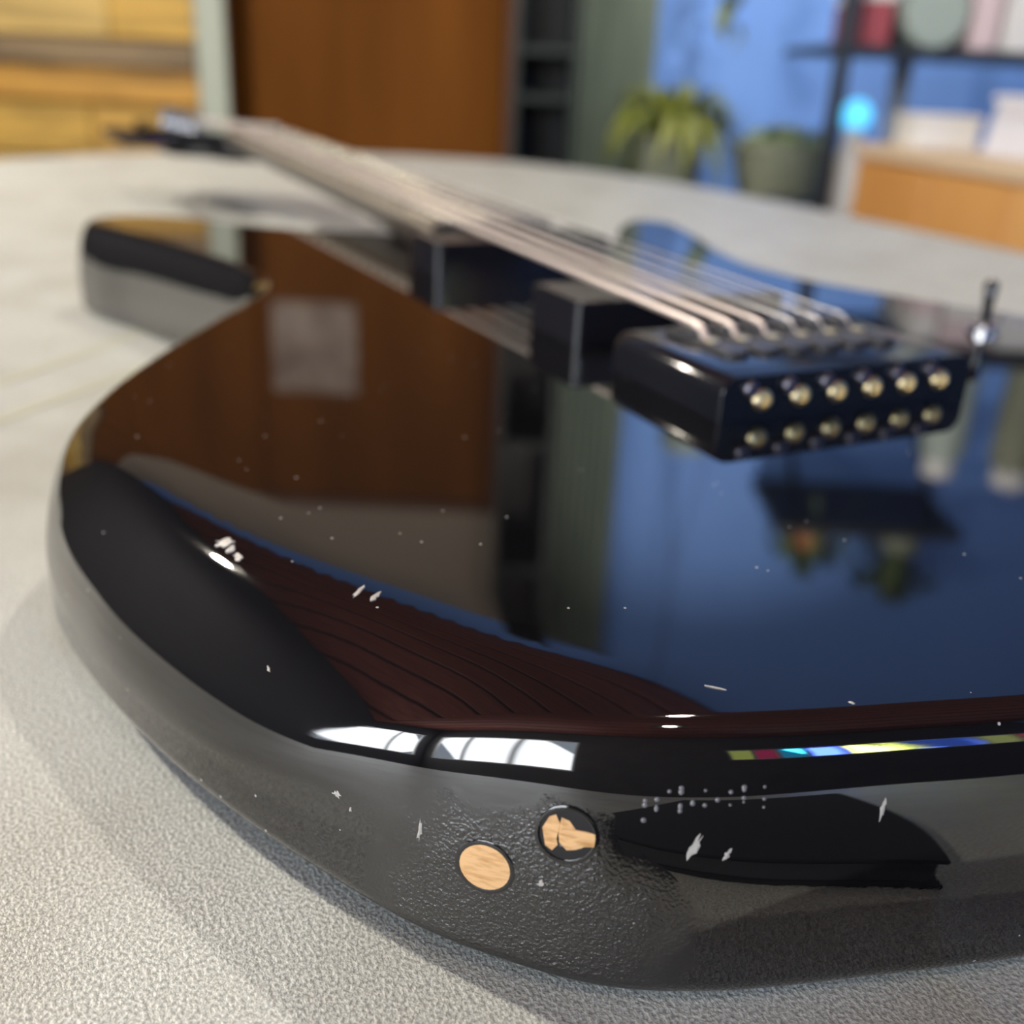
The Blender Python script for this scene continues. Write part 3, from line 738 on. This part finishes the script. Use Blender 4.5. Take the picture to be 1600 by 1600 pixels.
carton('lilac_box', 1.20, 2.34, BZ, .32, .22, .285, 'paper', 'wide lilac-white box standing at the right on the rack board', 'white_card')
carton('flat_box', .75, 2.36, 1.268, .16, .24, .10, 'paper', 'pale flat box at the left end of the upper rack board', 'white_card')
def jar(u, z, r, h, m, label):
    b = B(); lathe(b, [(r, 0), (r, h * .8), (r * .7, h * .87)], 20)
    j = obj('jar', b, m, None, RW(u, 2.34, z), (0, 0, ROT), smooth=40); tag(j, label, 'jar')
    l_ = B(); lathe(l_, [(r * .75, h * .865), (r * .75, h), (r * .5, h * 1.01)], 20); obj('lid', l_, 'white_card', j, smooth=40)
jar(1.02, 1.268, .05, .30, 'grey_plastic', 'grey-green jar on the upper rack board beside the dark flat box')
jar(1.20, 1.268, .06, .32, 'pot_m', 'olive jar on the upper rack board, the right one of two')
# orange counter cabinet in front of the rack
cb = rempty('cabinet', .60, 2.0, 0, math.radians(14)); tag(cb, 'orange plywood counter cabinet with a pale top at the right', 'cabinet')
# local y runs away from the viewer, so the counter runs towards -y
obj('carcass', bx(B(), .02, .62, -1.1, 0, .06, .755, .003), 'ply', cb)
obj('plinth', bx(B(), .06, .60, -1.08, -.02, 0, .06), 'dark_paint', cb)
obj('counter_top', bx(B(), -.004, .64, -1.115, .005, .755, .78, .004), 'ply_top', cb)
for i in range(5):
    y1 = -.006 - i * .218; obj('side_board', bx(B(), 0, .022, y1 - .214, y1, .07, .752, .003, 1), ('ply', 'ply', 'ply_light', 'ply', 'ply_light')[i], cb)
def on_counter(x, y):
    a = math.radians(14); return .60 + x * math.cos(a) - y * math.sin(a), 2.0 + x * math.sin(a) + y * math.cos(a)
u, v = on_counter(.085, -.10)
e = carton('small_white_box', u, v, .78, .115, .09, .055, 'white_card', 'small white box on the cabinet top next to the bottle with the cyan cap', 'white_card')
u, v = on_counter(.165, -.34)
zz = .78
for i in range(7):
    h = random.uniform(.008, .016)
    o = rbox('paper_stack', u + random.uniform(-.006, .006), v + random.uniform(-.008, .008), zz, .15, .21, h, 'paper',
             '%s sheaf of lilac-white papers in the pile on the orange cabinet' % ('lowest', 'second lowest', 'third lowest', 'middle', 'third highest', 'second highest', 'topmost')[i], 'papers', 'papers piled on the cabinet', math.radians(14 + random.uniform(-5, 5)))
    zz += h
gl = rempty('cyan_cap_bottle', .662, 2.26, .618); tag(gl, 'white bottle with a round cyan cap, its brightness put in as glow, beside the orange cabinet', 'lamp')  # bottle, no lamp: the bright cap is put in as emission
gb = B(); lathe(gb, [(.032, 0), (.034, .01), (.03, .10), (.018, .16), (.018, .178)], 22); obj('stand', gb, 'white_card', gl, smooth=40)
gs = B(); bmesh.ops.create_uvsphere(gs, u_segments=24, v_segments=14, radius=.031); bmesh.ops.translate(gs, verts=gs.verts, vec=(0, 0, .2)); obj('round_cap', gs, 'cyan_glow', gl, smooth=180)

# pendant lamps
def pendant(u, v, z, power, label):
    p = rempty('pendant_lamp', u, v, z); tag(p, label, 'lamp')
    sb = B(); lathe(sb, [(.10, 0), (.085, .06), (.03, .11), (.028, .11), (.082, .058), (.097, 0)], 26); obj('shade', sb, 'lamp_metal', p, smooth=50)
    obj('cord', tube(B(), [(0, 0, .11), (0, 0, ZC - z)], .003, 6), 'dark_paint', p)
    b = B(); bmesh.ops.create_uvsphere(b, u_segments=16, v_segments=10, radius=.03); bmesh.ops.translate(b, verts=b.verts, vec=(0, 0, .03)); obj('bulb', b, 'bulb', p, smooth=180)
    l = bpy.data.lights.new('pendant_light', 'POINT'); l.energy = power; l.shadow_soft_size = .03; l.color = (1, .90, .76)
    o = bpy.data.objects.new('pendant_light', l); C.objects.link(o); o.location = RW(u, v, z - .035)
pendant(-1.3, .8, 1.85, 84, 'small metal pendant lamp above the left side of the table')
pendant(.25, -.45, 2.3, 8, 'small metal pendant lamp behind the viewpoint')
pendant(.35, 1.1, 2.45, 30, 'added metal pendant lamp that brightens the right side of the table')  # added lamp with no known fixture there, lifts the far right table

# ceiling spotlight washing the blue wall
sp = empty('ceiling_spotlight', RW(.55, 1.55, ZC), ROT); tag(sp, 'black ceiling spotlight aimed at the blue wall, above the frame', 'spotlight')
obj('mount', lathe(B(), [(.05, -.02), (.05, 0), (.012, 0)], 20), 'dark_paint', sp, smooth=40)
aim = Vector((.2, 1.55, -1.5)).normalized(); q = aim.to_track_quat('-Z', 'Y').to_matrix().to_4x4()
obj('lamp_body', lathe(B(), [(.045, -.08), (.05, -.08), (.05, .06), (.03, .10), (.03, .06), (.045, .05)], 20, Matrix.Translation((0, 0, -.12)) @ q), 'dark_paint', sp, smooth=40)
l = bpy.data.lights.new('spot', 'SPOT'); l.energy = 150; l.spot_size = math.radians(62); l.spot_blend = 1; l.shadow_soft_size = .04; l.color = (1, .96, .9)
o = bpy.data.objects.new('spot_light', l); C.objects.link(o)
pos = RW(.55, 1.55, ZC - .12); tgt = RW(.70, 3.1, 1.45); d = (tgt - pos).normalized()
o.location = pos + d * .1; o.rotation_euler = d.to_track_quat('-Z', 'Y').to_euler()
# thin black book added out of view to darken the reflection in the guitar's side
nbk = empty('added_notebook', (-.2655, .126, .75), math.atan2(-1, .05)); tag(nbk, 'thin black book added on the table out of view to mirror dark in the guitar side', 'added_notebook')
for nm, z0, z1, ins, mm in (('back_cover', 0, .0012, 0, 'matte_black'), ('page_block', .0012, .0078, .0015, 'dark_card'), ('front_cover', .0078, .009, 0, 'matte_black')):
    obj(nm, bx(B(), -.062 + ins, .05 - ins, -.08 + ins, .08 - ins, z0, z1, .0004, 1), mm, nbk)
